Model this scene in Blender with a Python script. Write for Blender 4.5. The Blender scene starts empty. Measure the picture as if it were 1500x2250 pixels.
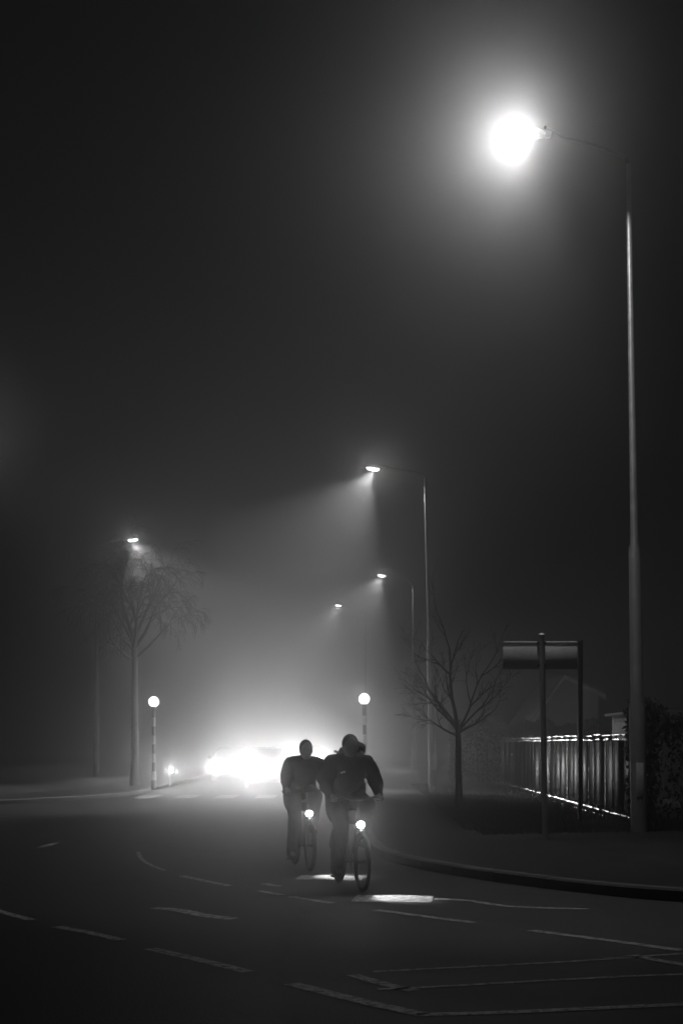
import bpy, bmesh, math, random
from mathutils import Vector, Matrix, Euler
R = math.radians
scene = bpy.context.scene
COL = scene.collection

# ------------------------------------------------------------------ camera, world, exposure
CH, F, HY = 1.55, 3125.0, 1635.0            # eye height, focal length in photo pixels, horizon row of the photo
cd = bpy.data.cameras.new('camera')
cam = bpy.data.objects.new('camera', cd); COL.objects.link(cam)
cam.location = (0, 0, CH); cam.rotation_euler = (R(90), 0, 0)
cd.sensor_width = 36; cd.sensor_fit = 'AUTO'; cd.lens = 36 * F / 2250
cd.shift_y = (HY - 1125) / 2250
cd.clip_start = 0.1; cd.clip_end = 2000
scene.camera = cam

w = bpy.data.worlds.new('World'); scene.world = w; w.use_nodes = True
wn = w.node_tree.nodes; wl = w.node_tree.links
bg = wn['Background']
sky = wn.new('ShaderNodeTexSky'); sky.sky_type = 'NISHITA'; sky.sun_disc = False
sky.sun_elevation = R(-4); sky.sun_rotation = R(180)
bw = wn.new('ShaderNodeRGBToBW')
wl.new(sky.outputs[0], bw.inputs[0]); 
mixw = wn.new('ShaderNodeMath'); mixw.operation = 'MULTIPLY_ADD'      # faint town glow in the low cloud over the night sky
mixw.inputs[1].default_value = 0.05; mixw.inputs[2].default_value = 0.0038
wl.new(bw.outputs[0], mixw.inputs[0]); wl.new(mixw.outputs[0], bg.inputs[0])
bg.inputs[1].default_value = 1.0

scene.view_settings.view_transform = 'Standard'
scene.view_settings.look = 'None'
scene.view_settings.exposure = 0.0
scene.view_settings.gamma = 1.0
scene.render.engine = 'CYCLES'
cy = scene.cycles
cy.use_denoising = True
cy.volume_bounces = 0
cy.max_bounces = 6
cy.diffuse_bounces = 2
cy.glossy_bounces = 2
cy.sample_clamp_indirect = 3.0
cy.sample_clamp_direct = 0.0
cy.use_adaptive_sampling = False
FOG = 0.020            # extinction per metre
FOG_G = 0.95

# ------------------------------------------------------------------ helpers
def G(px, py, z=0.0):
    """ground point (x, y) seen at a pixel of the photograph"""
    d = (CH - z) * F / (py - HY)
    return ((px - 750) * d / F, d)
def P(px, py, d):
    return Vector(((px - 750) * d / F, d, CH + (HY - py) * d / F))

class MB:
    def __init__(s): s.bm = bmesh.new()
    def box(s, c, size, rot=None, bev=0.0):
        r = bmesh.ops.create_cube(s.bm, size=1.0)
        M = Matrix.Translation(c) @ (rot.to_matrix().to_4x4() if rot else Matrix.Identity(4)) @ Matrix.Diagonal((*size, 1))
        bmesh.ops.transform(s.bm, matrix=M, verts=r['verts'])
        if bev > 0:
            es = list({e for v in r['verts'] for e in v.link_edges})
            bmesh.ops.bevel(s.bm, geom=es, offset=bev, segments=2, affect='EDGES', profile=0.5)
        return s
    def tube(s, pts, rad, n=10, cap=True):
        pts = [Vector(p) for p in pts]
        if not hasattr(rad, '__len__'): rad = [rad] * len(pts)
        rings = []; prev = None
        for i, p in enumerate(pts):
            t = (pts[min(i + 1, len(pts) - 1)] - pts[max(i - 1, 0)])
            t = t.normalized() if t.length > 1e-9 else Vector((0, 0, 1))
            if prev is None:
                a = Vector((1, 0, 0)) if abs(t.x) < 0.8 else Vector((0, 1, 0))
                u = t.cross(a).normalized()
            else:
                u = (prev - t * prev.dot(t)).normalized()
            prev = u; v = t.cross(u)
            rings.append([s.bm.verts.new(p + (u * math.cos(2 * math.pi * k / n) + v * math.sin(2 * math.pi * k / n)) * rad[i]) for k in range(n)])
        for a, b in zip(rings, rings[1:]):
            for k in range(n):
                s.bm.faces.new((a[k], a[(k + 1) % n], b[(k + 1) % n], b[k]))
        if cap:
            s.bm.faces.new(rings[0][::-1]); s.bm.faces.new(rings[-1])
        return s
    def ball(s, c, r, u=14, v=10, rot=None):
        if not hasattr(r, '__len__'): r = (r, r, r)
        q = bmesh.ops.create_uvsphere(s.bm, u_segments=u, v_segments=v, radius=1.0)
        M = Matrix.Translation(c) @ (rot.to_matrix().to_4x4() if rot else Matrix.Identity(4)) @ Matrix.Diagonal((*r, 1))
        bmesh.ops.transform(s.bm, matrix=M, verts=q['verts'])
        return s
    def capsule(s, a, b, ra, rb, n=12):
        a = Vector(a); b = Vector(b)
        s.tube([a, b], [ra, rb], n); s.ball(a, ra, n, 8); s.ball(b, rb, n, 8)
        return s
    def chain(s, pts, rad, n=12):
        for i in range(len(pts) - 1): s.capsule(pts[i], pts[i + 1], rad[i], rad[i + 1], n)
        return s
    def torus(s, c, axis, Rr, r, n=40, m=8):
        axis = Vector(axis).normalized(); a = Vector((0, 0, 1)) if abs(axis.z) < 0.8 else Vector((1, 0, 0))
        u = axis.cross(a).normalized(); v = axis.cross(u); c = Vector(c)
        rings = []
        for i in range(n):
            t = 2 * math.pi * i / n; e = u * math.cos(t) + v * math.sin(t)
            rings.append([s.bm.verts.new(c + e * (Rr + r * math.cos(2 * math.pi * k / m)) + axis * r * math.sin(2 * math.pi * k / m)) for k in range(m)])
        for i in range(n):
            A = rings[i]; B = rings[(i + 1) % n]
            for k in range(m): s.bm.faces.new((A[k], A[(k + 1) % m], B[(k + 1) % m], B[k]))
        return s
    def poly(s, pts):
        s.bm.faces.new([s.bm.verts.new(p) for p in pts]); return s
    def prism(s, pts, off):
        off = Vector(off)
        a = [s.bm.verts.new(p) for p in pts]; b = [s.bm.verts.new(Vector(p) + off) for p in pts]
        s.bm.faces.new(a); s.bm.faces.new(b[::-1]); n = len(a)
        for i in range(n): s.bm.faces.new((a[i], b[i], b[(i + 1) % n], a[(i + 1) % n]))
        return s
    def build(s, name, m, parent=None, smooth=True, angle=40):
        bmesh.ops.recalc_face_normals(s.bm, faces=s.bm.faces)
        me = bpy.data.meshes.new(name); s.bm.to_mesh(me); s.bm.free()
        if m is not None: me.materials.append(m)
        if smooth:
            for p in me.polygons: p.use_smooth = True
            try: me.set_sharp_from_angle(angle=R(angle))
            except Exception: pass
        o = bpy.data.objects.new(name, me); COL.objects.link(o)
        if parent is not None: o.parent = parent
        return o

def tag(o, label=None, cat=None, group=None, kind=None):
    if label: o['label'] = label
    if cat: o['category'] = cat
    if group: o['group'] = group
    if kind: o['kind'] = kind
    return o
def thing(name, label, cat, loc=(0, 0, 0), rot=(0, 0, 0), group=None):
    o = bpy.data.objects.new(name, None); COL.objects.link(o)
    o.location = loc; o.rotation_euler = rot; o.empty_display_size = 0.2
    return tag(o, label, cat, group)
def copy_tree(o, parent=None):
    c = o.copy(); COL.objects.link(c); c.parent = parent
    for ch in o.children: copy_tree(ch, c)
    return c

def mat(name, base, rough=0.6, metal=0.0, var=0.3, scale=8.0, bump=0.0, bscale=60.0, spec=0.5, sheen=0.0, coord='Object', detail=6):
    m = bpy.data.materials.new(name); m.use_nodes = True
    nt = m.node_tree; N = nt.nodes; L = nt.links
    b = N['Principled BSDF']
    b.inputs['Roughness'].default_value = rough; b.inputs['Metallic'].default_value = metal
    b.inputs['Specular IOR Level'].default_value = spec
    tc = N.new('ShaderNodeTexCoord')
    n1 = N.new('ShaderNodeTexNoise'); n1.inputs['Scale'].default_value = scale; n1.inputs['Detail'].default_value = detail
    L.new(tc.outputs[coord], n1.inputs['Vector'])
    r = N.new('ShaderNodeMapRange'); r.inputs['From Min'].default_value = 0.25; r.inputs['From Max'].default_value = 0.75
    r.inputs['To Min'].default_value = base * (1 - var); r.inputs['To Max'].default_value = base * (1 + var)
    L.new(n1.outputs[0], r.inputs['Value']); L.new(r.outputs[0], b.inputs['Base Color'])
    r2 = N.new('ShaderNodeMapRange'); r2.inputs['To Min'].default_value = max(0.02, rough - 0.1); r2.inputs['To Max'].default_value = min(1, rough + 0.1)
    L.new(n1.outputs[0], r2.inputs['Value']); L.new(r2.outputs[0], b.inputs['Roughness'])
    if bump > 0:
        n2 = N.new('ShaderNodeTexNoise'); n2.inputs['Scale'].default_value = bscale; n2.inputs['Detail'].default_value = 3
        L.new(tc.outputs[coord], n2.inputs['Vector'])
        bp = N.new('ShaderNodeBump'); bp.inputs['Strength'].default_value = bump; bp.inputs['Distance'].default_value = 0.01
        L.new(n2.outputs[0], bp.inputs['Height']); L.new(bp.outputs[0], b.inputs['Normal'])
    return m
def worn(m, base, under, scale=14.0):
    nt = m.node_tree; N = nt.nodes; L = nt.links; b = N['Principled BSDF']
    tc = N.new('ShaderNodeTexCoord'); n = N.new('ShaderNodeTexNoise'); n.inputs['Scale'].default_value = scale; n.inputs['Detail'].default_value = 10; n.inputs['Roughness'].default_value = .7
    L.new(tc.outputs['Object'], n.inputs['Vector'])
    r = N.new('ShaderNodeMapRange'); r.inputs['From Min'].default_value = .42; r.inputs['From Max'].default_value = .54; r.inputs['To Min'].default_value = under; r.inputs['To Max'].default_value = base
    L.new(n.outputs[0], r.inputs['Value']); L.new(r.outputs[0], b.inputs['Base Color'])
def emit(name, strength, base=0.8):
    m = bpy.data.materials.new(name); m.use_nodes = True
    N = m.node_tree.nodes; L = m.node_tree.links
    b = N['Principled BSDF']; b.inputs['Base Color'].default_value = (base, base, base, 1)
    b.inputs['Roughness'].default_value = 0.3
    lw = N.new('ShaderNodeTexNoise'); lw.inputs['Scale'].default_value = 9.0
    mr = N.new('ShaderNodeMapRange'); mr.inputs['To Min'].default_value = strength * 0.85; mr.inputs['To Max'].default_value = strength * 1.15
    L.new(lw.outputs[0], mr.inputs['Value'])
    b.inputs['Emission Color'].default_value = (1, 1, 1, 1)
    L.new(mr.outputs[0], b.inputs['Emission Strength'])
    return m
def spot(name, parent, loc, direction, watts, angle, blend, radius=0.06):
    ld = bpy.data.lights.new(name, 'SPOT'); ld.energy = watts; ld.spot_size = R(angle); ld.spot_blend = blend; ld.shadow_soft_size = radius
    o = bpy.data.objects.new(name, ld); COL.objects.link(o); o.parent = parent; o.location = loc
    o.rotation_euler = Vector(direction).to_track_quat('-Z', 'Y').to_euler()
    return o
def point(name, parent, loc, watts, radius=0.06):
    ld = bpy.data.lights.new(name, 'POINT'); ld.energy = watts; ld.shadow_soft_size = radius
    o = bpy.data.objects.new(name, ld); COL.objects.link(o); o.parent = parent; o.location = loc
    return o

M = dict(
    asphalt=mat('asphalt', 0.028, 0.62, spec=0.15, var=0.35, scale=1.3, bump=0.55, bscale=45, coord='Object', detail=10),
    paint=mat('worn_paint_and_lamp_pool', 0.34, 0.6, var=0.55, scale=9, bump=0.3, bscale=60, detail=8),
    zebra=mat('zebra_paint', 0.22, 0.5, var=0.35, scale=6, bump=0.2, bscale=60, detail=8),
    slab=mat('paving', 0.034, 0.8, spec=0.04, var=0.3, scale=2.2, bump=0.4, bscale=30),
    kerb=mat('kerb_concrete', 0.06, 0.8, var=0.3, scale=4, bump=0.3, bscale=40),
    soil=mat('verge_turf', 0.02, 0.9, var=0.4, scale=3, bump=0.8, bscale=25),
    grass=mat('grass_blade', 0.035, 0.7, var=0.3, scale=4),
    galv=mat('galvanised_steel', 0.32, 0.42, metal=0.35, var=0.2, scale=6, bump=0.1, bscale=30),
    darksteel=mat('dark_painted_steel', 0.05, 0.5, var=0.25, scale=6),
    greysteel=mat('grey_painted_steel', 0.60, 0.5, var=0.2, scale=5),
    signback=mat('sign_back_aluminium', 0.78, 0.6, var=0.15, scale=3),
    panel=mat('fence_sheet', 0.006, 0.22, metal=0.0, var=0.3, scale=3, spec=0.0006),
    rail=mat('fence_rail_metal', 0.75, 0.26, metal=1.0, var=0.2, scale=5),
    bark=mat('bark', 0.045, 0.9, var=0.4, scale=14, bump=0.6, bscale=40),
    leaf=mat('hedge_leaf', 0.035, 0.55, var=0.5, scale=5),
    render=mat('rendered_wall', 0.45, 0.9, var=0.25, scale=1.5, bump=0.3, bscale=30),
    palewall=mat('pale_wall', 0.55, 0.9, var=0.2, scale=1.5, bump=0.3, bscale=30),
    tile=mat('roof_tile', 0.2, 0.6, var=0.45, scale=7, bump=0.5, bscale=14),
    trim=mat('barge_board', 0.8, 0.5, var=0.35, scale=6),
    black=mat('black_paint', 0.02, 0.4, var=0.3, scale=6),
    white=mat('white_paint', 0.75, 0.45, var=0.12, scale=6),
    rubber=mat('rubber', 0.02, 0.8, var=0.3, scale=20),
    chrome=mat('bright_metal', 0.5, 0.25, metal=0.9, var=0.2, scale=10),
    cloth=mat('dark_jacket_cloth', 0.022, 0.85, var=0.4, scale=9, bump=0.5, bscale=22, spec=0.2),
    cloth2=mat('jeans_cloth', 0.035, 0.9, var=0.35, scale=11, bump=0.5, bscale=26, spec=0.2),
    skin=mat('skin', 0.16, 0.55, var=0.12, scale=10),
    hair=mat('dark_hair', 0.015, 0.6, var=0.4, scale=30, bump=0.6, bscale=60),
    glass=mat('dark_glass', 0.015, 0.08, var=0.1, scale=3, spec=0.7),
    carpaint=mat('car_paint', 0.04, 0.3, metal=0.3, var=0.2, scale=3),
    reflect=mat('reflective_strip', 0.8, 0.3, var=0.1, scale=20),
    lens=emit('lantern_glass', 60),
    lens_far=emit('far_lantern_glass', 5000),
    globe=emit('beacon_globe', 5.0),
    headlight_dim=emit('small_headlight_glass', 700),
    headlight=emit('headlight_glass', 900),
    bikelight=emit('cycle_lamp_glass', 55),
)

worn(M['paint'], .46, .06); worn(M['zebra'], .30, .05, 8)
def road_repairs(m):
    """tar-sealed cracks and darker repair patches over the coarse chippings"""
    nt = m.node_tree; N = nt.nodes; L = nt.links; b = N['Principled BSDF']; old = b.inputs['Base Color'].links[0].from_socket
    tc = N.new('ShaderNodeTexCoord'); v = N.new('ShaderNodeTexVoronoi'); v.feature = 'DISTANCE_TO_EDGE'; v.inputs['Scale'].default_value = .22
    wv = N.new('ShaderNodeTexNoise'); wv.inputs['Scale'].default_value = 1.1; wv.inputs['Detail'].default_value = 5
    ad = N.new('ShaderNodeVectorMath'); ad.operation = 'ADD'; L.new(tc.outputs['Object'], wv.inputs['Vector']); L.new(tc.outputs['Object'], ad.inputs[0]); L.new(wv.outputs['Color'], ad.inputs[1]); L.new(ad.outputs[0], v.inputs['Vector'])
    r = N.new('ShaderNodeMapRange'); r.inputs['From Max'].default_value = .012; r.inputs['To Min'].default_value = .35; r.inputs['To Max'].default_value = 1.0; L.new(v.outputs['Distance'], r.inputs['Value'])
    g = N.new('ShaderNodeTexNoise'); g.inputs['Scale'].default_value = 90; g.inputs['Detail'].default_value = 2; L.new(tc.outputs['Object'], g.inputs['Vector'])
    gr = N.new('ShaderNodeMapRange'); gr.inputs['From Min'].default_value = .3; gr.inputs['From Max'].default_value = .7; gr.inputs['To Min'].default_value = .45; gr.inputs['To Max'].default_value = 1.55; L.new(g.outputs[0], gr.inputs['Value'])
    m1 = N.new('ShaderNodeMath'); m1.operation = 'MULTIPLY'; L.new(r.outputs[0], m1.inputs[0]); L.new(gr.outputs[0], m1.inputs[1])
    m2 = N.new('ShaderNodeMath'); m2.operation = 'MULTIPLY'; L.new(m1.outputs[0], m2.inputs[0]); L.new(old, m2.inputs[1]); L.new(m2.outputs[0], b.inputs['Base Color'])
road_repairs(M['asphalt'])

# ------------------------------------------------------------------ ground, road, kerbs
tag(MB().poly([(-260, -25, 0), (260, -25, 0), (260, 520, 0), (-260, 520, 0)]).build('road', M['asphalt']), kind='structure')

def strip(mb, pts, wdt, z):
    """a painted band of constant width along ground points"""
    pts = [Vector((p[0], p[1], z)) for p in pts]; L = []; Rr = []
    for i, p in enumerate(pts):
        t = (pts[min(i + 1, len(pts) - 1)] - pts[max(i - 1, 0)]).normalized(); nrm = Vector((-t.y, t.x, 0))
        ww = wdt[i] if hasattr(wdt, '__len__') else wdt
        L.append(mb.bm.verts.new(p + nrm * ww / 2)); Rr.append(mb.bm.verts.new(p - nrm * ww / 2))
    for i in range(len(pts) - 1): mb.bm.faces.new((L[i], L[i + 1], Rr[i + 1], Rr[i]))
def dens(pts, n=8):
    out = []
    for a, b in zip(pts, pts[1:]):
        for k in range(n): out.append((a[0] + (b[0] - a[0]) * k / n, a[1] + (b[1] - a[1]) * k / n))
    return out + [pts[-1]]
def smooth_path(pts, it=3):
    for _ in range(it):
        q = [pts[0]]
        for a, b in zip(pts, pts[1:]):
            q += [(a[0] * .75 + b[0] * .25, a[1] * .75 + b[1] * .25), (a[0] * .25 + b[0] * .75, a[1] * .25 + b[1] * .75)]
        pts = q + [pts[-1]]
    return pts
# marks as seen in the photo, laid on the road as paint, two added for the lamp pools
MARKS = [
    ([(-60, 1988), (0, 2003), (70, 2022)], .10), ([(125, 2037), (200, 2050), (265, 2066)], .11), ([(330, 2085), (440, 2110), (545, 2136)], .11),
    ([(640, 2162), (780, 2198), (930, 2231)], .12),
    ([(340, 1995), (395, 2000), (445, 2012), (515, 2020)], .16),
    ([(304, 1872), (310, 1888), (330, 1901), (362, 1913)], .06), ([(400, 1925), (450, 1936), (505, 1947)], .10),
    ([(570, 1958), (620, 1967)], .09), ([(640, 1971), (730, 1985)], .10), ([(580, 1942), (612, 1948)], .12),
    ([(778, 1974), (950, 1976)], .62), ([(655, 1928), (742, 1929), (800, 1930)], .55), ([(955, 1976), (1020, 1978), (1070, 1986), (1120, 1993), (1200, 1996), (1290, 1998)], .10),  # first two: pale patches painted as the cycle lamps' pools of light
    ([(825, 2000), (930, 2014), (1040, 2028)], .10), ([(1165, 2045), (1330, 2066), (1495, 2089)], .11),
    ([(1385, 2100), (1440, 2110), (1560, 2131)], .10), ([(1330, 2107), (1420, 2101), (1560, 2093)], .05),
    ([(775, 2143), (850, 2165), (910, 2178)], .10), ([(820, 2136), (1030, 2125), (1215, 2116), (1400, 2104)], .055),
    ([(830, 2175), (1000, 2167), (1200, 2155), (1400, 2145), (1540, 2140)], .055), ([(915, 2231), (1100, 2226), (1300, 2217), (1560, 2205)], .09),
    ([(90, 1862), (125, 1852)], .12),
]
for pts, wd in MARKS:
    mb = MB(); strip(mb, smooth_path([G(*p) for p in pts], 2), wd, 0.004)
    tag(mb.build('road_marking_or_lamp_pool', M['paint'], smooth=False), kind='structure')
# zebra crossing between the two beacons
x = -5.7
while x < 0.2:
    mb = MB(); strip(mb, dens([(x, 40.6), (x, 43.4)], 4), 0.58, 0.004)
    tag(mb.build('crossing_marking', M['zebra'], smooth=False), kind='structure'); x += 1.16

KERB = [(30, 6.0), (14, 9.6), (8, 11.6), (3.35, 13.8), (2.2, 15.2), (1.34, 16.7), (.75, 18.3), (.48, 19.6), (.36, 22), (.33, 30), (.40, 43), (.5, 60), (.5, 90), (-1.2, 130), (-5, 220), (-12, 500)]
BACK = [(34, 13), (18, 18.2), (11, 20.6), (5.4, 22.6), (3.7, 21.9), (2.4, 21.2), (2.0, 21.4), (2.0, 22), (2.0, 23), (2.1, 31), (2.3, 43), (2.5, 60), (2.5, 90), (.9, 130), (-3, 220), (-9.6, 500)]
KERB = smooth_path(KERB, 2); BACK = smooth_path(BACK, 2)
def sheet(name, A, B, z, m):
    mb = MB()
    a = [mb.bm.verts.new((p[0], p[1], z)) for p in A]; b = [mb.bm.verts.new((p[0], p[1], z)) for p in B]
    for i in range(len(a) - 1): mb.bm.faces.new((a[i], a[i + 1], b[i + 1], b[i]))
    return tag(mb.build(name, m, smooth=False), kind='structure')
def offset(path, d):
    out = []
    for i, p in enumerate(path):
        a = path[max(i - 1, 0)]; b = path[min(i + 1, len(path) - 1)]; t = Vector((b[0] - a[0], b[1] - a[1])).normalized()
        out.append((p[0] + t.y * d, p[1] - t.x * d))
    return out
def resample(path, st):
    out = [path[0]]; left = st
    for a, b in zip(path, path[1:]):
        a = Vector(a); b = Vector(b); L = (b - a).length; p = 0.0
        while L - p >= left: p += left; left = st; out.append(tuple(a + (b - a) * (p / L)))
        left -= L - p
    return out
def kerbstones(name, path, side):
    mb = MB(); path = resample(path, .30); rk = random.Random(5); L = [path, offset(path, -0.004 * side), offset(path, .02 * side), offset(path, .14 * side)]
    for i in range(0, len(path) - 3, 3):                      # one stone every 0.9 m, a narrow joint between
        dz = rk.uniform(-.003, .003)
        far = path[i][1] > 120 or abs(path[i][0]) > 40
        rows = [[mb.bm.verts.new((*pp, z)) for pp in (LL[i], LL[i + 1], LL[i + 2], tuple(Vector(LL[i + 2]).lerp(Vector(LL[i + 3]), 1.0 if far else .97)))]
                for LL, z in ((L[1], -.02), (L[1], .10 + dz), (L[2], .122 + dz), (L[3], .124 + dz), (L[3], -.02))]
        for A, B in zip(rows, rows[1:]):
            for k in range(3): mb.bm.faces.new((A[k], A[k + 1], B[k + 1], B[k]))
        mb.bm.faces.new([r[0] for r in rows]); mb.bm.faces.new([r[3] for r in rows][::-1])
    return tag(mb.build(name, M['kerb'], smooth=False), kind='structure')
kerbstones('kerb', KERB, 1)
sheet('pavement', offset(KERB, 0.14), BACK, 0.12, M['slab'])
sheet('verge', BACK, [(240 if p[1] < 100 else 250, 12 + (i / (len(BACK) - 1)) * 490) for i, p in enumerate(BACK)], 0.125, M['soil'])
KL = smooth_path([(-200, 22), (-60, 25), (-20, 29), (-11, 33.5), (-7.6, 38), (-6.35, 42), (-6.2, 46), (-6.3, 60), (-6.6, 90), (-9, 130), (-14, 220), (-20, 500)], 2)
kerbstones('kerb', KL, -1)
BL = smooth_path([(-200, 24.5), (-60, 27.5), (-21, 31.5), (-13, 36), (-9.8, 40), (-8.6, 43), (-8.4, 46), (-8.5, 60), (-8.8, 90), (-11, 130), (-16, 220), (-22, 500)], 2)
sheet('pavement', offset(KL, -0.14), BL, 0.12, M['slab'])
sheet('verge', BL, [(-250, 26 + (i / (len(BL) - 1)) * 490) for i in range(len(BL))], 0.125, M['soil'])

random.seed(7)
def back_x(y):
    b = [p for p in BACK if p[0] < 12]
    for a, c in zip(b, b[1:]):
        if a[1] <= y <= c[1] and c[1] > 23: return a[0] + (c[0] - a[0]) * (y - a[1]) / max(1e-6, c[1] - a[1])
    return 2.0
mb = MB()
for i in range(26000):
    y = 22 + 28 * random.random() ** 1.3
    x = back_x(max(y, 23.2)) + 0.03 + random.random() ** 1.3 * 4.2
    if y < 23.5: x = 2.2 + random.random() * 3.6; y = 22.2 + random.random() * 1.3 + (x - 2.2) * .30
    a = random.uniform(0, math.pi); h = random.uniform(.03, .10); wv = Vector((math.cos(a), math.sin(a), 0)) * random.uniform(.005, .012)
    p = Vector((x, y, .12)); ln = Vector((random.uniform(-.04, .04), random.uniform(-.04, .04), h))
    mb.bm.faces.new([mb.bm.verts.new(p - wv), mb.bm.verts.new(p + wv), mb.bm.verts.new(p + ln)])
tag(mb.build('grass', M['grass'], smooth=False), 'short rough grass on the verge behind the pavement', 'grass', kind='stuff')

# ------------------------------------------------------------------ street lamps
def street_lamp(name, label, base, top, lamp, watts, seg=14, cone=84, aim=(-.42, -.42, -1.0), glow=0, spill=0, group='street lamps along the road', lens=None, stage=4.6):
    """base (x, y) on the ground, top of the pole (x, z), lamp = world position of the lantern"""
    bx, by = base; root = thing(name, label, 'street lamp', (bx, by, 0.12), group=group)
    tx, tz = top; tx -= bx; tz -= .12
    at = lambda z: Vector((tx * z / tz, 0, z))
    prof = [(0, .135), (2.05, .132), (2.12, .105), (stage, .098), (stage + .08, .064), (tz * .8, .050), (tz, .040)]
    pm = MB().tube([at(z) for z, _ in prof], [r for _, r in prof], 16)
    pole = pm.build('pole', M['galv'], root)
    d = MB().box(at(.85) + Vector((0, -.132, 0)), (.12, .02, .55), bev=.006); d.build('access_door', M['greysteel'], root)
    lp = Vector(lamp) - Vector((bx, by, .12)); s = 1 if lp.x > tx else -1
    pts = [at(tz), at(tz) + Vector((s * .06, 0, .12)), at(tz).lerp(lp, .3) + Vector((0, 0, .13)), at(tz).lerp(lp, .65) + Vector((0, 0, .10)), lp + Vector((-s * .30, 0, .07))]
    MB().tube(pts, [.036, .034, .030, .027, .025], 10).build('arm', M['black'], root)
    # lantern: flattened shell tipped a little upwards, glass bowl underneath
    tilt = Euler((0, R(8) * s * -1, 0)); hm = MB()
    hm.ball((0, 0, 0), (.33, .14, .085), 20, 12)
    hm.box((-s * .30, 0, .01), (.18, .10, .09), bev=.02)
    for v in hm.bm.verts:
        if v.co.z < -.045: v.co.z = -.045
    house = hm.build('lantern', M['greysteel'], root); house.location = lp; house.rotation_euler = tilt
    gm = MB().ball((s * .02, 0, -.046), (.20, .105, .060), 20, 12)
    for v in gm.bm.verts:
        if v.co.z > -.046: v.co.z = -.046
    gl = gm.build('glass', lens or M['lens'], house)
    spot('beam', house, (s * .02, 0, -.13), (aim[0] * -s, aim[1], aim[2]) if s > 0 else aim, watts, cone, .45, .10)
    if glow: spot('halo_spot', house, (s * .02, 0, -.14), (-.17, -.86, -.30), glow, 21, 1.0, .12)     # added narrow spot towards the camera, imitating the lantern's bloom
    if spill: spot('spill', house, (s * .02, 0, -.14), (.30, .35, -1), spill, 134, .15, .12)            # light on the pole and the pavement behind
    return root

LAMPW = 4600
street_lamp('street_lamp', 'tallest nearest lamp post at the right, its lantern a large white glare', G(1403, 1845), (P(1384, 352, 22.9).x, P(1384, 352, 22.9).z), P(1152, 290, 20.9), LAMPW * .16, glow=450, spill=800, aim=(-.45, -.30, -1.0), cone=104)
d2 = 47.0
street_lamp('street_lamp', 'lamp post rising behind the small bare tree, its beam falling left across the road', (P(950, 1735, d2).x, d2), (P(933, 1050, d2).x, P(933, 1050, d2).z), P(821, 1027, d2), LAMPW * 6.2, spill=1000, aim=(-.46, -.34, -1), cone=78)
d3 = 80.0
street_lamp('street_lamp', 'lamp post with the higher of the two small lanterns above the right beacon', (P(908, 1700, d3).x, d3), (P(907, 1288, d3).x, P(907, 1288, d3).z), P(839, 1263, d3), LAMPW * 6, spill=1400)
d4 = 99.0
street_lamp('street_lamp', 'dim lamp post straight above the right crossing beacon, lantern left of it', (P(803, 1690, d4).x, d4), (P(803, 1350, d4).x, P(803, 1350, d4).z), P(744, 1329, d4), LAMPW * 6)
dl = 62.0
street_lamp('street_lamp', 'lamp post on the left verge, its lantern shining through the crown of the bare tree', (P(212, 1715, dl).x, dl), (P(212, 1205, dl).x, P(212, 1205, dl).z), P(291, 1184, dl), LAMPW * 4)
do = 42.0
street_lamp('street_lamp', 'lamp post outside the left edge of the photo, only its faint glow reaching in', (P(-190, 1715, do).x, do), (P(-190, 960, do).x, P(-190, 960, do).z), P(-75, 930, do), LAMPW * .06)
for (px, py, d, lab) in ((777, 1521, 241., 'far street lamp, a bright speck just up and left of the right beacon globe'),
                         (719, 1565, 390., 'farthest street lamp, a tiny speck above the gap between the two cyclists')):
    street_lamp('street_lamp', lab, (P(px, 1640, d).x + 1.7, d), (P(px, py, d).x + 1.7, 10.0), P(px, py, d), LAMPW, lens=M['lens_far'])

# ------------------------------------------------------------------ crossing beacons
def beacon(label, base, gz):
    root = thing('crossing_beacon', label, 'crossing beacon', (base[0], base[1], .12), group='globe beacons at the crossing')
    top = gz - .12 - .17; n = 9
    for i in range(n):
        z0 = top * i / n; z1 = top * (i + 1) / n
        MB().tube([(0, 0, z0), (0, 0, z1)], .055 if i > 1 else .085, 16).build('pole_band', M['black'] if i % 2 == 0 else M['white'], root)
    MB().tube([(0, 0, top), (0, 0, top + .03), (0, 0, top + .06)], [.055, .10, .09], 18).build('collar', M['black'], root)
    MB().ball((0, 0, top + .06 + .155), .165, 28, 18).build('globe', M['globe'], root)
    return root
beacon('striped pole with a glowing white globe on the left side of the road', (P(338, 1740, 45.).x, 45.), P(336, 1545, 45.).z)
beacon('striped pole with a glowing white globe above and behind the nearer cyclist', (P(800, 1545, 43.3).x, 43.3), P(800, 1539, 43.3).z)

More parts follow.
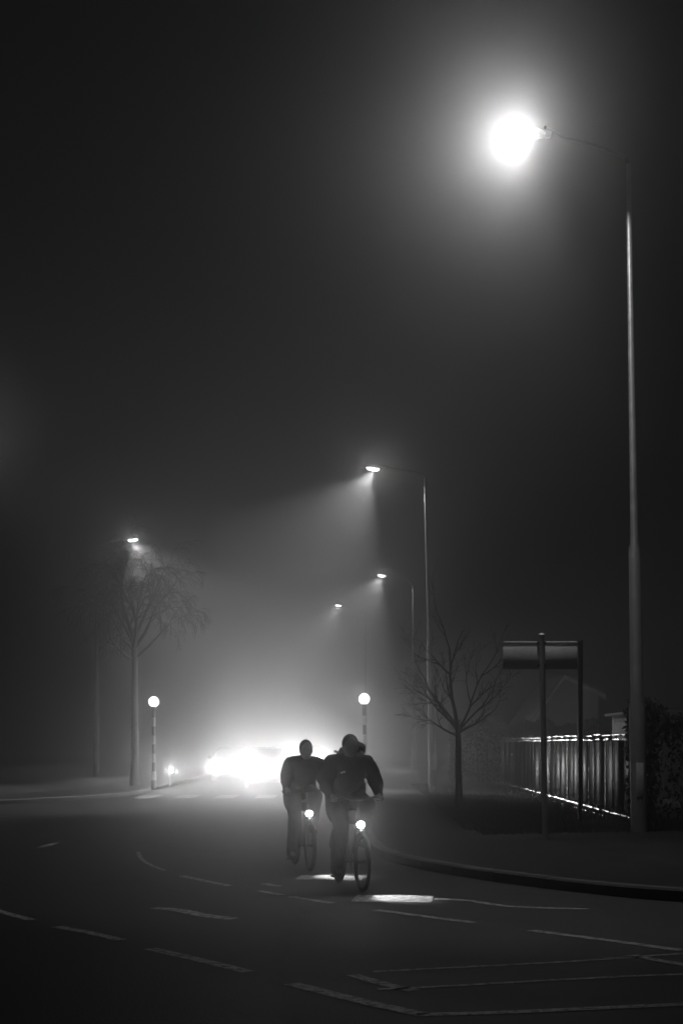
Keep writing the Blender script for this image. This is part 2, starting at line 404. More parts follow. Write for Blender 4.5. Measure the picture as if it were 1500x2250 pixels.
# ------------------------------------------------------------------ bare trees
def bare_tree(name, label, loc, trunk_h, trunk_r, limbs, depth, seed, spread=.55, droop=0.0, n0=7, lean=(0, 0), minr=.004, group=None, shrink=.74):
    rnd = random.Random(seed)
    root = thing(name, label, 'tree', loc, group=group)
    tm = MB(); pts = []; k = 6
    for i in range(k + 1):
        t = i / k; pts.append(Vector((lean[0] * t + rnd.uniform(-.012, .012) * trunk_r * 10, lean[1] * t, trunk_h * t)))
    tm.tube(pts, [trunk_r * (1.25 if i == 0 else 1 - .35 * i / k) for i in range(k + 1)], 10)
    tm.build('trunk', M['bark'], root)
    cm = MB()
    def grow(p, d, L, r, lev):
        seg = 5 if lev < 2 else 4; q = [p.copy()]; rr = [r]; dd = d.copy(); cur = p.copy()
        for i in range(seg):
            dd = (dd + Vector((rnd.gauss(0, .13), rnd.gauss(0, .13), rnd.gauss(0, .10) + (.07 if lev < 2 else 0) - droop * lev * .10))).normalized()
            cur = cur + dd * L / seg; q.append(cur.copy()); rr.append(max(minr * .6, r * (1 - .62 * (i + 1) / seg)))
        cm.tube(q, rr, 6 if lev < 2 else 4, cap=False)
        if lev >= depth: return
        nb = rnd.randint(3, 5) if lev < depth - 1 else rnd.randint(3, 5)
        for j in range(nb):
            t = rnd.uniform(.25, 1.0) if j else 1.0
            i = min(seg - 1, int(t * seg)); a = q[i].lerp(q[i + 1], t * seg - i if t < 1 else 1.0)
            base = (q[i + 1] - q[i]).normalized()
            side = base.cross(Vector((rnd.gauss(0, 1), rnd.gauss(0, 1), rnd.gauss(0, 1)))).normalized()
            nd = (base + side * rnd.uniform(.45, 1.0) * (1 if j else .35)).normalized()
            grow(a, nd, L * rnd.uniform(shrink - .14, shrink + .06), max(minr, rr[i] * rnd.uniform(.55, .75)), lev + 1)
    for (z, az, el, L, r) in limbs:
        t = z / trunk_h; i = min(k - 1, int(t * k)); p = pts[i].lerp(pts[i + 1], min(1, t * k - i))
        d = Vector((math.cos(R(az)) * math.cos(R(el)), math.sin(R(az)) * math.cos(R(el)), math.sin(R(el))))
        grow(p, d, L, r, 0)
    cm.build('crown', M['bark'], root)
    return root
tx, ty = G(1007, 1782, .12)
bare_tree('bare_tree', 'small bare tree with a straight thin trunk on the right verge before the fence', (tx, ty, .12), 1.75, .085,
          [(1.75, 90, 86, 1.75, .05), (1.72, 172, 42, 1.05, .032), (1.70, 200, 30, .95, .028), (1.6, 178, 18, .85, .026), (1.74, 160, 64, 1.3, .032), (1.72, 20, 62, 1.3, .032),
           (1.70, 5, 40, 1.0, .030), (1.66, -20, 28, .85, .026), (1.73, 250, 66, 1.1, .028)], 3, 11, shrink=.56, lean=(-.01, 0), minr=.0032)
dt = 49.0
bare_tree('bare_tree', 'tall bare tree at the left, its twigs silhouetted under a street lamp', (P(296, 1700, dt).x, dt, .12), 4.9, .15,
          [(4.9, 60, 80, 2.0, .09), (4.8, 185, 55, 1.6, .075), (4.7, 0, 52, 1.7, .075), (4.7, 300, 56, 1.75, .07), (4.6, 140, 45, 1.5, .07), (4.4, 10, 30, 1.45, .06), (4.3, 205, 30, 1.3, .06), (4.85, 330, 70, 1.9, .07), (4.85, 100, 64, 1.8, .07)],
          4, 5, droop=.75, minr=.0075, shrink=.69)

# ------------------------------------------------------------------ fence of sheet panels on the right
FX0, FY0 = 5.28, 25.6; FX1, FY1 = 5.62, 50.2; NP = 23
fl = Vector((FX1 - FX0, FY1 - FY0, 0)); step = fl.length / NP; fdir = fl.normalized(); fn = Vector((-fdir.y, fdir.x, 0))
fence = thing('panel_fence', 'dark fence of tall glossy sheet panels with glinting rails, behind the sign posts', 'fence', (FX0, FY0, .12))
frnd = random.Random(21)
bot = MB()
for i in range(NP):
    a = fdir * (i * step); yaw = frnd.gauss(0, R(2.6)); cdir = Matrix.Rotation(yaw, 3, 'Z') @ fdir; cn = Matrix.Rotation(yaw, 3, 'Z') @ fn
    mid = a + fdir * step / 2; mb = MB(); n = 12; bulge = .05 + frnd.uniform(-.02, .03)
    for zz in ((.16, 1.50),):
        prev = None
        for j in range(n + 1):
            t = j / n - .5; q = mid + cdir * t * (step - .10) + cn * (bulge * (1 - 4 * t * t))
            v = (mb.bm.verts.new(q + Vector((0, 0, zz[0]))), mb.bm.verts.new(q + Vector((0, 0, zz[1]))))
            b = (mb.bm.verts.new(q - cn * .02 + Vector((0, 0, zz[0]))), mb.bm.verts.new(q - cn * .02 + Vector((0, 0, zz[1]))))
            if prev:
                pv, pb = prev
                mb.bm.faces.new((pv[0], v[0], v[1], pv[1])); mb.bm.faces.new((pb[1], b[1], b[0], pb[0]))
                mb.bm.faces.new((pv[1], v[1], b[1], pb[1])); mb.bm.faces.new((pb[0], b[0], v[0], pv[0]))
            else: mb.bm.faces.new((v[0], v[1], b[1], b[0]))
            prev = (v, b)
        mb.bm.faces.new((prev[0][0], prev[1][0], prev[1][1], prev[0][1]))
    mb.build('panel', M['panel'], fence)
    MB().box(a + Vector((0, 0, .80)) - fn * .03, (.05, .06, 1.66), bev=.006).build('post', M['darksteel'], fence)
    rt = math.atan2(fdir.y, fdir.x)
    for k, z in enumerate((1.61, 1.525)):
        y2 = frnd.gauss(0, R(2.0)); dv = Matrix.Rotation(y2, 3, 'Z') @ fdir
        dz = Vector((0, 0, frnd.gauss(0, .008)))
        MB().box(mid + fn * .06 + Vector((0, 0, z)) + dz, (step - frnd.uniform(.14, .40), .022, .030), Euler((R(frnd.gauss(-2, 1.5)), frnd.gauss(0, .012), rt + y2)), bev=.006).build('top_rail', M['rail'], fence)
    dv = Matrix.Rotation(frnd.gauss(0, R(2.0)), 3, 'Z') @ fdir
    bot.box(mid + fn * .07 + Vector((0, 0, .10)), (step - frnd.uniform(.10, .35), .022, .036), Euler((R(frnd.gauss(2, 1.5)), 0, rt + frnd.gauss(0, R(2)))), bev=.006)
    if 2 <= i <= 8:
        MB().box(mid + fn * .16 + Vector((0, 0, .02)), (step - .45, .018, .022), Euler((R(2), 0, rt + frnd.gauss(0, R(2)))), bev=.004).build('kick_rail', M['rail'], fence)
bot.build('bottom_rail', M['rail'], fence)

# ------------------------------------------------------------------ road sign seen from behind, dark post
sx, sy = G(1197, 1846, .12)
sign = thing('road_sign', 'rectangular road sign seen from behind on a single grey post by the fence', 'sign', (sx, sy, .12))
ds = sy; tz = P(1189, 1395, ds).z - .12; lx = P(1189, 1395, ds).x - sx
MB().tube([(0, 0, 0), (lx * .5, 0, tz * .5), (lx, 0, tz)], .042, 14).build('post', M['greysteel'], sign)
MB().tube([(lx, 0, tz), (lx, 0, tz + .025)], [.046, .03], 14).build('post_cap', M['greysteel'], sign)
a = P(1106, 1420, ds) - Vector((sx, sy, .12)); b = P(1269, 1470, ds) - Vector((sx, sy, .12))
MB().box(((a.x + b.x) / 2, .075, (a.z + b.z) / 2), (b.x - a.x, .006, a.z - b.z), bev=.002).build('plate', M['signback'], sign)
MB().box(((a.x + b.x) / 2 + .01, +.09, a.z + .055), (b.x - a.x - .01, .012, .05), bev=.004).build('rail', M['signback'], sign)
MB().box(((a.x + b.x) / 2, +.09, b.z + .06), (b.x - a.x - .05, .018, .03), bev=.003).build('rail', M['signback'], sign)
for z in (a.z + .055, b.z + .06): MB().box((lx, .03, z), (.12, .10, .035), bev=.004).build('clamp', M['darksteel'], sign)
px_, py_ = G(1274, 1805, .12)
dp = thing('slim_post', 'slim dark post with a flat cap standing between the road sign and the fence', 'post', (px_, py_, .12))
hz = P(1274, 1408, py_).z - .12
MB().tube([(0, 0, 0), (0, 0, hz)], .045, 12).build('shaft', M['black'], dp)
MB().tube([(0, 0, hz), (0, 0, hz + .03)], [.05, .035], 12).build('cap', M['black'], dp)

# ------------------------------------------------------------------ house with an uneven gable, garage, hedges
dh = 60.0
hs = thing('gabled_house', 'small house with one steep and one shallow roof slope, rising behind the fence', 'house', (P(1237, 1635, dh).x, dh, .12))
o = Vector((P(1237, 1635, dh).x, dh, .12))
ap = P(1237, 1484, dh) - o; el = P(1163, 1588, dh) - o; er = P(1318, 1524, dh) - o
MB().prism([(el.x + .12, 0, 0), (er.x - .1, 0, 0), (er.x - .1, 0, er.z), (ap.x, 0, ap.z - .1), (el.x + .12, 0, el.z)], (0, 7, 0)).build('wall', M['render'], hs, smooth=False)
rm = MB()
def slab(mb, p, q, thick, y0, y1):
    mb.prism([(p.x, y0, p.z), (q.x, y0, q.z), (q.x, y0, q.z + thick), (p.x, y0, p.z + thick)], (0, y1 - y0, 0))
lo = el + (el - ap).normalized() * .25
n = 11
for i in range(n):                                    # courses of tiles, each lapping the next
    a = lo.lerp(ap, i / n); b = lo.lerp(ap, (i + 1.12) / n) if i < n - 1 else ap
    slab(rm, a + Vector((0, 0, .03)), b, .07, -.25, 7.2)
hi = er + (er - ap).normalized() * .2
for i in range(9):
    a = hi.lerp(ap, i / 9); b = hi.lerp(ap, (i + 1.12) / 9) if i < 8 else ap
    slab(rm, b, a + Vector((0, 0, .03)), .07, -.25, 7.2)
roof = rm.build('roof', M['tile'], hs, smooth=False)
bb = MB()
bb.prism([(lo.x, -.28, lo.z - .16), (ap.x, -.28, ap.z - .16), (ap.x, -.28, ap.z - .0), (lo.x, -.28, lo.z - .0)], (0, .025, 0))
bb.prism([(ap.x, -.281, ap.z - .16), (hi.x, -.281, hi.z - .16), (hi.x, -.281, hi.z - .0), (ap.x, -.281, ap.z - .0)], (0, .025, 0))
bb.build('barge_board', M['trim'], roof, smooth=False)

dg = 40.0
gx = P(1418, 1635, dg).x
gar = thing('garage', 'low pale garage at the right edge, showing above the hedge', 'garage', (gx, dg, .12))
MB().prism([(0, 0, 0), (6, 0, 0), (6, 0, 2.30), (0, 0, 2.30)], (0, 5, 0)).build('wall', M['palewall'], gar, smooth=False)
MB().box((3, 2.5, 2.345), (6.4, 5.4, .09), bev=.02).build('roof', M['tile'], gar)

def hedge(name, label, x0, x1, y0, y1, z1, n, seed, size=.05):
    rnd = random.Random(seed); root = thing(name, label, 'hedge', ((x0 + x1) / 2, (y0 + y1) / 2, .12)); ox, oy = (x0 + x1) / 2, (y0 + y1) / 2
    lf = MB(); k = max(4, int((x1 - x0 + y1 - y0) * 1.5))
    for i in range(k):
        p = Vector((rnd.uniform(x0, x1) - ox, rnd.uniform(y0, y1) - oy, 0)); q = p + Vector((rnd.uniform(-.2, .2), rnd.uniform(-.2, .2), z1 * rnd.uniform(.7, .95)))
        MB().tube([p, p.lerp(q, .5) + Vector((rnd.uniform(-.05, .05), 0, 0)), q], [.03, .02, .008], 5).build('stem', M['bark'], root)
    for i in range(n):
        u = rnd.random(); v = rnd.random(); zt = z1 * (1 + .05 * math.sin(u * 17 + seed) + .04 * math.sin(u * 41) + .04 * math.sin(v * 9))
        z = zt * (1 - rnd.random() ** 1.6); f = rnd.choice((0, 1, 2)); 
        px = x0 + (x1 - x0) * u; py = y0 + (y1 - y0) * v
        if f == 0: py = y0 + rnd.random() ** 2 * .3
        elif f == 1: z = zt - rnd.random() ** 2 * .25
        else: px = x0 + rnd.random() ** 2 * .3
        c = Vector((px - ox + rnd.gauss(0, .05), py - oy + rnd.gauss(0, .05), max(.02, z + rnd.gauss(0, .03))))
        e = Euler((rnd.uniform(0, 6), rnd.uniform(0, 6), rnd.uniform(0, 6))).to_matrix(); s = size * rnd.uniform(.6, 1.4)
        lf.bm.faces.new([lf.bm.verts.new(c + e @ Vector(t)) for t in ((-s, 0, 0), (0, -s * .5, .2 * s), (s, 0, 0), (0, s * .5, .2 * s))])
    lf.build('foliage', M['leaf'], root, smooth=False)
    return root
hedge('clipped_hedge', 'tall dark hedge at the right edge, beside the base of the tallest lamp post', 5.12, 11.5, 24.4, 25.4, 1.98, 17000, 3)
hedge('clipped_hedge', 'dark hedge behind the trunk of the small bare tree, beyond the fence end', 4.15, 9.5, 52.5, 54.0, 2.1, 9000, 4, .07)

# ------------------------------------------------------------------ cars
def copy_car(o, parent=None):                            # the car and its parts, not the beams of its lamps
    c = o.copy(); COL.objects.link(c); c.parent = parent
    for ch in o.children:
        if ch.type != 'LIGHT': copy_car(ch, c)
    return c
def car(label, loc, yaw, watts, first=[None]):
    if first[0] is None:
        root = thing('car', label, 'car', loc, (0, 0, yaw), 'cars coming with headlights on')
        # nose points to -Y. Stations along the length: (y, half width, z bottom, z shoulder)
        bm_ = MB(); st = [(-2.12, .55, .34, .58), (-2.05, .74, .26, .66), (-1.85, .83, .22, .74), (-1.2, .87, .22, .86), (-.8, .88, .22, .92), (.2, .88, .22, .95), (1.3, .88, .22, .97), (1.85, .85, .24, .96), (2.05, .78, .30, .88), (2.10, .6, .40, .75)]
        rows = []
        for y, hw, zb, zs in st:
            pr = [(-hw * .86, zb), (-hw, zb + .10), (-hw, zs - .16), (-hw * .93, zs - .02), (-hw * .6, zs + .025), (0, zs + .04), (hw * .6, zs + .025), (hw * .93, zs - .02), (hw, zs - .16), (hw, zb + .10), (hw * .86, zb)]
            rows.append([bm_.bm.verts.new((a, y, b)) for a, b in pr])
        for A, B in zip(rows, rows[1:]):
            for k in range(len(A)): bm_.bm.faces.new((A[k], A[(k + 1) % len(A)], B[(k + 1) % len(B)], B[k]))
        bm_.bm.faces.new(rows[0]); bm_.bm.faces.new(rows[-1][::-1])
        body = bm_.build('body', M['carpaint'], root)
        cb = MB(); rows = []
        for y, hw, zz in ((-.95, .76, .93), (-.25, .62, 1.40), (.2, .60, 1.46), (.9, .60, 1.44), (1.55, .62, 1.20), (1.85, .72, .97)):
            hb = .80; rows.append([cb.bm.verts.new(q) for q in ((-hb, y, .90), (-hw, y, zz - .03 if zz > 1 else .93), (-hw * .8, y, zz), (hw * .8, y, zz), (hw, y, zz - .03 if zz > 1 else .93), (hb, y, .90))])
        for A, B in zip(rows, rows[1:]):
            for k in range(5): cb.bm.faces.new((A[k], A[k + 1], B[k + 1], B[k]))
        cb.build('roof', M['carpaint'], root, angle=50)
        g = MB().prism([(-.66, -.905, .985), (.66, -.905, .985), (.54, -.335, 1.375), (-.54, -.335, 1.375)], (0, -.012, .012)); g.build('windscreen', M['glass'], root, smooth=False)
        for s in (-1, 1):
            MB().prism([(s * .80, -.72, .99), (s * .795, 1.35, .99), (s * .64, 1.05, 1.36), (s * .635, -.22, 1.36)], (s * .012, 0, .004)).build('side_window', M['glass'], root, smooth=False)
            MB().box((s * .95, -.62, 1.0), (.18, .09, .12), bev=.03).build('mirror', M['carpaint'], root)
            h = MB().ball((s * .64, -2.02, .66), (.19, .10, .085), 16, 10).build('headlight', M['chrome'], root)
            MB().ball((s * .66, -2.075, .66), (.095, .06, .07), 16, 10).build('bulb_glass', M['headlight'], h)
            for y in (-1.32, 1.30):
                t = MB().torus((s * .80, y, .31), (1, 0, 0), .23, .085, 28, 10).build('wheel', M['rubber'], root)
                MB().tube([(s * .75, y, .31), (s * .86, y, .31)], [.18, .17], 20).build('rim', M['chrome'], t)
        MB().box((0, -2.125, .50), (.8, .03, .16), bev=.01).build('grille', M['black'], root)
        MB().box((0, -2.15, .40), (.52, .012, .11), bev=.003).build('number_plate', M['white'], root)
        MB().box((0, 0, .24), (1.5, 3.6, .10), bev=.02).build('underbody', M['black'], root)
        first[0] = root
    else:
        root = copy_car(first[0]); root.location = loc; root.rotation_euler = (0, 0, yaw)
        tag(root, label, 'car', 'cars coming with headlights on')
    return root
def headlamps(root, watts, aim, cone=110, blend=.8):
    for s in (-1, 1): spot('headlight_beam_or_glow', root, (s * .66, -2.19, .66), aim, watts, cone, blend, .05)
c1 = car('car with blazing headlights just beyond the crossing, right behind the two cyclists', (P(588, 1690, 52.3).x, 52.3, 0), R(5), 0)
headlamps(c1, 620, (.22, -1, .185), 28, 1.0)
headlamps(c1, 9000, (.50, -1, .10), 32, 1.0)  # added sideways spots for the fog glow right of the car
headlamps(c1, 8500, (-.1, -1, .80), 66, 1.0)  # added upward spots imitating the headlights' bloom above the car
c2 = car('second car in the queue, its headlights a pair of specks left of the main glare', (-4.6, 60.5, 0), R(2), 0)
headlamps(c2, 60, (.08, -1, .20), 27, 1.0)
for h in c2.children:
    for g in h.children:
        if g.name.startswith('bulb_glass'): g.data = g.data.copy(); g.data.materials[0] = M['headlight_dim']
headlamps(c2, 160, (-.42, -1, .30), 56)  # added spots turned left for the fog glow on that side
c4 = car('distant car whose headlight is a speck between the heads of the cyclists', (P(684, 1660, 106).x, 106, 0), R(0), 0)
headlamps(c4, 800, (.12, -1, .0), 18)
bl = thing('headlight_stand_in', 'made-up low post standing in for a car headlight beside the left crossing beacon, shining along the road to the right', 'headlight stand-in', (P(374, 1690, 47.5).x, 47.5, .12))  # a car's headlight, carried here by an invented post
MB().tube([(0, 0, 0), (0, 0, .03), (0, 0, .03), (0, 0, .46)], [.10, .10, .06, .055], 14).build('stem', M['black'], bl)
MB().tube([(0, 0, .46), (0, 0, .62), (0, 0, .66)], [.07, .075, .05], 14).build('hood', M['darksteel'], bl)
MB().ball((.062, -.045, .545), (.035, .035, .06), 12, 10).build('lamp_glass', M['headlight'], bl)
spot('beam', bl, (.13, -.07, .54), (1, -.3, -.15), 90, 60, .6, .03)

# ------------------------------------------------------------------ cyclists
def bicycle(label, loc, yaw):
    root = thing('bicycle', label, 'bicycle', loc, (0, 0, yaw), 'bicycles ridden towards the camera')
    FA = Vector((0, -.53, .315)); RA = Vector((0, .51, .315)); BBk = Vector((0, .05, .28)); ST = Vector((0, .22, .82)); HT = Vector((0, -.34, .86)); HB = Vector((0, -.37, .70))
    fm = MB()
    for a, b, r in ((ST, HT, .016), (BBk, HB, .019), (BBk, ST, .017), (HB, HT, .020)): fm.tube([a, b], r, 10)
    for s in (-1, 1):
        fm.tube([BBk + Vector((s * .03, 0, 0)), RA + Vector((s * .06, 0, 0))], .010, 8); fm.tube([ST + Vector((s * .02, 0, -.04)), RA + Vector((s * .06, 0, 0))], .008, 8)
    fm.build('frame', M['darksteel'], root)
    fk = MB()
    for s in (-1, 1): fk.tube([HB + Vector((s * .045, 0, -.02)), FA + Vector((s * .055, 0, 0))], [.013, .009], 8)
    fk.tube([HB + Vector((-.05, 0, -.02)), HB + Vector((.05, 0, -.02))], .015, 8); fk.build('fork', M['darksteel'], root)
    for A in (FA, RA):
        t = MB().torus(A, (1, 0, 0), .294, .022, 48, 8).build('wheel', M['rubber'], root)
        MB().torus(A, (1, 0, 0), .273, .012, 48, 6).build('rim', M['darksteel'], t)
        sp = MB()
        for k in range(24):
            an = 2 * math.pi * k / 24; sp.tube([A + Vector(((-1) ** k * .025, 0, 0)), A + Vector((0, math.cos(an) * .270, math.sin(an) * .270))], .0012, 4, cap=False)
        sp.tube([A - Vector((.05, 0, 0)), A + Vector((.05, 0, 0))], .018, 10); sp.build('spokes', M['darksteel'], t)
        mg = MB(); pr = None                                  # curved mudguard blade
        for k in range(13):
            an = R(15 + 80 * k / 12) if A is FA else R(10 + 160 * k / 12); e = Vector((0, math.cos(an), math.sin(an))) * .332
            v = [mg.bm.verts.new(A + e + Vector((xx, 0, -abs(xx) * .2))) for xx in (-.028, 0, .028)] + [mg.bm.verts.new(A + e * .985 + Vector((xx, 0, -abs(xx) * .2))) for xx in (.028, 0, -.028)]
            if pr:
                for j in range(6): mg.bm.faces.new((pr[j], pr[(j + 1) % 6], v[(j + 1) % 6], v[j]))
            pr = v
        mg.build('mudguard', M['black'], root)
    MB().tube([ST, ST + Vector((0, .03, .10))], .013, 8).build('seat_post', M['chrome'], root)
    sd = MB().ball((0, .30, .93), (.07, .10, .03)).capsule((0, .27, .935), (0, .10, .94), .045, .02).build('saddle', M['black'], root)
    hb = MB(); hb.tube([HT, HT + Vector((0, -.02, .10))], .014, 8)
    hb.tube([(-.29, -.27, .965), (-.18, -.33, .985), (-.05, -.37, .96), (.05, -.37, .96), (.18, -.33, .985), (.29, -.27, .965)], .012, 10); hb.build('handlebar', M['black'], root)
    for s in (-1, 1):
        MB().tube([(s * .17, -.335, .984), (s * .30, -.262, .963)], .017, 10).build('grip', M['rubber'], root)
        MB().chain([(s * .16, -.36, .975), (s * .25, -.345, .955)], [.007, .005], 6).build('brake_lever', M['chrome'], root)
    cr = MB().torus(BBk + Vector((.05, 0, 0)), (1, 0, 0), .088, .006, 32, 6)
    cr.tube([BBk - Vector((.07, 0, 0)), BBk + Vector((.07, 0, 0))], .02, 10); cr.build('chain_ring', M['chrome'], root)
    for s, up in ((-1, -1), (1, 1)):
        an = R(80) * up; e = BBk + Vector((s * .085, -math.cos(an) * .165 * (1 if up > 0 else -1) * -.2, math.sin(an) * .165))
        c = MB().tube([BBk + Vector((s * .07, 0, 0)), e], .010, 8).build('crank', M['chrome'], root)
        MB().box(e + Vector((s * .06, 0, 0)), (.10, .09, .022), bev=.005).build('pedal', M['black'], c)
    lm = MB().tube([(0, -.40, .70), (0, -.44, .70), (0, -.465, .70)], [.035, .050, .054], 16).build('front_lamp', M['black'], root)
    MB().tube([(0, -.365, .72), (0, -.41, .70)], .008, 6).build('lamp_bracket', M['chrome'], lm)
    MB().ball((0, -.470, .70), (.042, .032, .036), 16, 10).build('lamp_glass', M['bikelight'], lm)
    return root
def light_bike(root, watts, aim, cone, halo):
    spot('lamp_beam', root, (.05, -.62, .69), aim, watts, cone, .75, .02)
    spot('lamp_halo', root, (0, -.53, .70), (-.22, -1, .07), halo, 44, 1.0, .03)  # extra spot turned to the camera for a halo round the lamp

def hand(mb, w, fwd, up, out, s):
    """closed hand on the grip: palm over the bar, four unequal bent fingers round the front, thumb under"""
    fwd = Vector(fwd).normalized(); out = Vector(out).normalized(); up = Vector(up)
    mb.capsule(w, w + fwd * .06 + up * .005, .026, .030, 10)
    for k, (ln, sh) in enumerate(((.030, .026), (.034, .009), (.032, -.009), (.026, -.026))):
        b = w + fwd * .072 - out * sh * -1 + up * .012
        mb.chain([b, b + fwd * ln * .9 - up * .006, b + fwd * ln * 1.1 - up * .032, b + fwd * ln * .35 - up * .046], [.0105, .010, .009, .008], 8)
    t = w + fwd * .025 - out * .028
    mb.chain([t, t + fwd * .025 - out * .016 - up * .014, t + fwd * .048 - out * .008 - up * .034], [.012, .0105, .009], 8)

def rider(label, loc, yaw, headtop, hair_kind, pack, lean, elbow=.285):
    root = thing('person', label, 'person', loc, (0, 0, yaw), None)
    k = headtop
    hip = Vector((0, .24, 1.00)); chest = Vector((lean * .4, -.02, 1.25 * k)); neck = Vector((lean * .8, -.10, 1.385 * k)); head = Vector((lean, -.155, 1.50 * k))
    def fin(o, vox, sm=3):
        md = o.modifiers.new('join', 'REMESH'); md.mode = 'VOXEL'; md.voxel_size = vox; md.use_smooth_shade = True
        m2 = o.modifiers.new('soft', 'SMOOTH'); m2.iterations = sm; m2.factor = .5
        return o
    b = MB()
    b.chain([hip, hip.lerp(chest, .5) + Vector((0, .04, .03)), chest, neck], [.145, .135, .15, .07], 16)
    b.chain([neck, head + Vector((0, .02, -.07))], [.06, .058], 12)
    b.ball(head, (.078, .098, .118), 20, 14); b.ball(head + Vector((0, -.035, -.062)), (.056, .06, .058), 16, 10)      # skull and jaw
    b.ball(head + Vector((0, -.104, -.022)), (.014, .022, .024), 10, 8); b.ball(head + Vector((0, -.098, -.008)), (.010, .012, .03), 10, 8)   # nose
    for s in (-1, 1):
        b.ball(head + Vector((s * .079, .004, -.015)), (.012, .022, .033), 10, 8)         # ears
        b.ball(head + Vector((s * .030, -.088, .002)), (.014, .012, .010), 10, 8)         # eyes
        b.ball(head + Vector((s * .030, -.089, .020)), (.022, .012, .006), 10, 8)         # brows
    b.ball(head + Vector((0, -.092, -.062)), (.024, .010, .007), 10, 8); b.ball(head + Vector((0, -.090, -.074)), (.021, .010, .007), 10, 8)  # lips
    jk = MB()
    jk.chain([hip + Vector((0, .0, .04)), hip.lerp(chest, .5) + Vector((0, .05, .03)), chest + Vector((0, .01, 0)), chest.lerp(neck, .62)], [.178, .184, .192, .115], 18)
    for s in (-1, 1): jk.chain([hip + Vector((s * .06, -.04, .10)), hip + Vector((s * .08, -.06, -.10)), hip + Vector((s * .085, -.06, -.20))], [.17, .155, .13], 14)   # the coat's skirt over the thighs
    tr = MB(); tr.chain([hip + Vector((-.07, 0, .0)), hip + Vector((.07, 0, .0))], [.155, .155], 14)
    for s in (-1, 1):
        sh = MB()
        S = chest.lerp(neck, .50) + Vector((s * .190, .0, .0)); E = Vector((s * elbow + lean * .3, -.10, 1.11)); Wr = Vector((s * .262, -.235, 1.005))
        b.chain([S, E, Wr], [.052, .043, .028], 12)
        hand(b, Wr + Vector((0, 0, -.002)), (s * -.12, -1, -.32), (0, 0, 1), (s, 0, 0), s)
        jk.chain([chest.lerp(neck, .4) + Vector((s * .08, 0, .02)), S, S.lerp(E, .5) + Vector((s * .012, 0, 0)), E, E.lerp(Wr, .55), Wr], [.108, .096, .088, .078, .062, .046], 14)
        if s < 0: K = Vector((-.125, -.13, .66)); A = Vector((-.135, .045, .21)); T = Vector((-.14, -.10, .145))
        else: K = Vector((.135, -.235, .90)); A = Vector((.135, .01, .53)); T = Vector((.14, -.135, .47))
        H = hip + Vector((s * .09, 0, -.02))
        b.chain([H, H.lerp(K, .5), K, K.lerp(A, .35), A], [.088, .074, .056, .056, .036], 12)
        b.chain([A, T], [.036, .032], 10)
        tr.chain([H, H.lerp(K, .5), K, K.lerp(A, .4), A + Vector((0, 0, -.02))], [.115, .105, .090, .082, .072], 14)
        heel = A + Vector((0, .045, -.055))
        sh.chain([heel, A.lerp(T, .5) + Vector((0, 0, -.025)), T + Vector((0, 0, -.01))], [.042, .046, .038], 12); sh.capsule(A + Vector((0, .01, -.01)), heel, .043, .040)
        fin(sh.build('shoe', M['rubber'], root), .010, 2)
    body = fin(b.build('body', M['skin'], root), .0065, 1)
    j = fin(jk.build('jacket', M['cloth'], root), .013, 4)
    t2 = bpy.data.textures.new('folds', 'CLOUDS'); t2.noise_scale = .11
    dm = j.modifiers.new('folds', 'DISPLACE'); dm.texture = t2; dm.strength = .028; dm.mid_level = .5
    cl = MB().torus(neck + Vector((0, .015, .0)), (0, -.35, 1), .072, .026, 24, 8).build('collar', M['cloth'], j)
    t = fin(tr.build('trousers', M['cloth2'], root), .013, 4)
    dm = t.modifiers.new('folds', 'DISPLACE'); dm.texture = t2; dm.strength = .022; dm.mid_level = .5
    hm = MB().ball(head + Vector((0, .022, .024)), (.089, .103, .108), 22, 16)
    for v in hm.bm.verts:
        r = v.co - head
        if r.y < -.03 and r.z < .055: v.co.y = head.y - .03 + (v.co.y - head.y) * .05
        if r.z < -.075: v.co.z = head.z - .075
    hm.build('hair' if hair_kind == 'hair' else 'beanie', M['hair'] if hair_kind == 'hair' else M['cloth'], root)
    rf = MB().box((-.135, -.236, 1.225 * k), (.055, .008, .020), Euler((0, R(-14), 0)), bev=.003)
    rf.build('reflective_badge', M['reflect'], j, smooth=False) if pack else rf.bm.free()
    return root
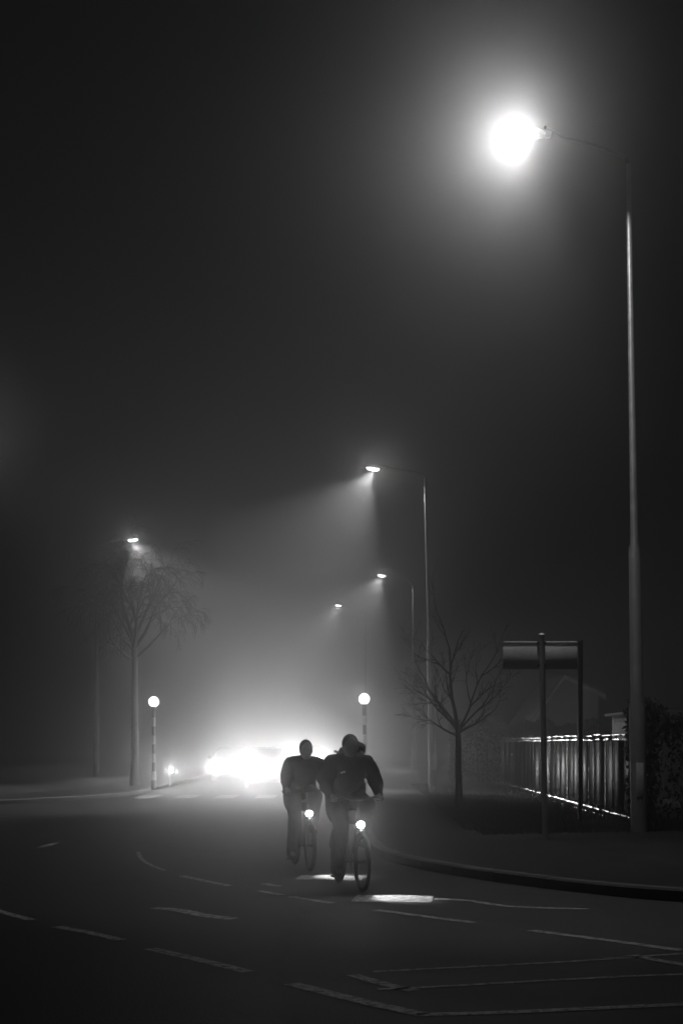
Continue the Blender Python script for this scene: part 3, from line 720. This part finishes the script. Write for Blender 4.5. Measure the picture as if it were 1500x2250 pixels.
def rucksack(label, loc, yaw):
    root = thing('rucksack', label, 'rucksack', loc, (0, 0, yaw))
    o = MB().box((.05, .20, 1.30), (.29, .19, .46), Euler((R(24), 0, R(0))), bev=.07).build('bag', M['cloth'], root)
    MB().box((.120, .13, 1.49), (.17, .17, .17), Euler((R(24), R(22), 0)), bev=.06).build('top_flap', M['cloth'], root)
    for s in (-1, 1): MB().tube([(s * .13, .13, 1.47), (s * .135, -.01, 1.46), (s * .14, -.12, 1.36), (s * .15, -.12, 1.2)], .016, 8).build('strap', M['black'], root)
    return root

Y1 = R(14)
l1 = (P(768, 1635, 15.45).x, 15.45, 0)
b1 = bicycle('bicycle of the nearer cyclist, front lamp glaring and throwing a patch on the road', l1, Y1)
light_bike(b1, 105, (.20, -.66, -.80), 46, .4)
rider('nearer cyclist in a bulky dark jacket leaning over the handlebar, with a rucksack', l1, Y1, 1.02, 'hair', True, -.03)
rucksack('dark rucksack on the back of the nearer cyclist, bulging beside the head', l1, Y1)
Y2 = R(12)
l2 = (P(664, 1635, 17.85).x, 17.85, 0)
b2 = copy_tree(b1); b2.location = l2; b2.rotation_euler = (0, 0, Y2); tag(b2, 'bicycle of the farther cyclist at the left, its lamp a little higher and smaller', 'bicycle', 'bicycles ridden towards the camera')
p2 = rider('farther cyclist at the left, upright and paler in the fog, in a dark jacket', l2, Y2, .985, 'beanie', False, .02, .245)
p2.scale = (.94, 1, 1)

# ------------------------------------------------------------------ fog
hz = MB().box((0, 247, 5.9), (523, 548, 14.6)).build('haze', None, smooth=False)
hm = bpy.data.materials.new('fog'); hm.use_nodes = True
N = hm.node_tree.nodes; L = hm.node_tree.links; N.clear()
out = N.new('ShaderNodeOutputMaterial'); pv = N.new('ShaderNodeVolumePrincipled')
pv.inputs['Color'].default_value = (.97, .97, .97, 1); pv.inputs['Density'].default_value = FOG
pv.inputs['Anisotropy'].default_value = FOG_G; pv.inputs['Density Attribute'].default_value = ''
L.new(pv.outputs[0], out.inputs['Volume']); hz.data.materials.append(hm)
tag(hz, 'night fog filling the street', 'fog', kind='stuff')
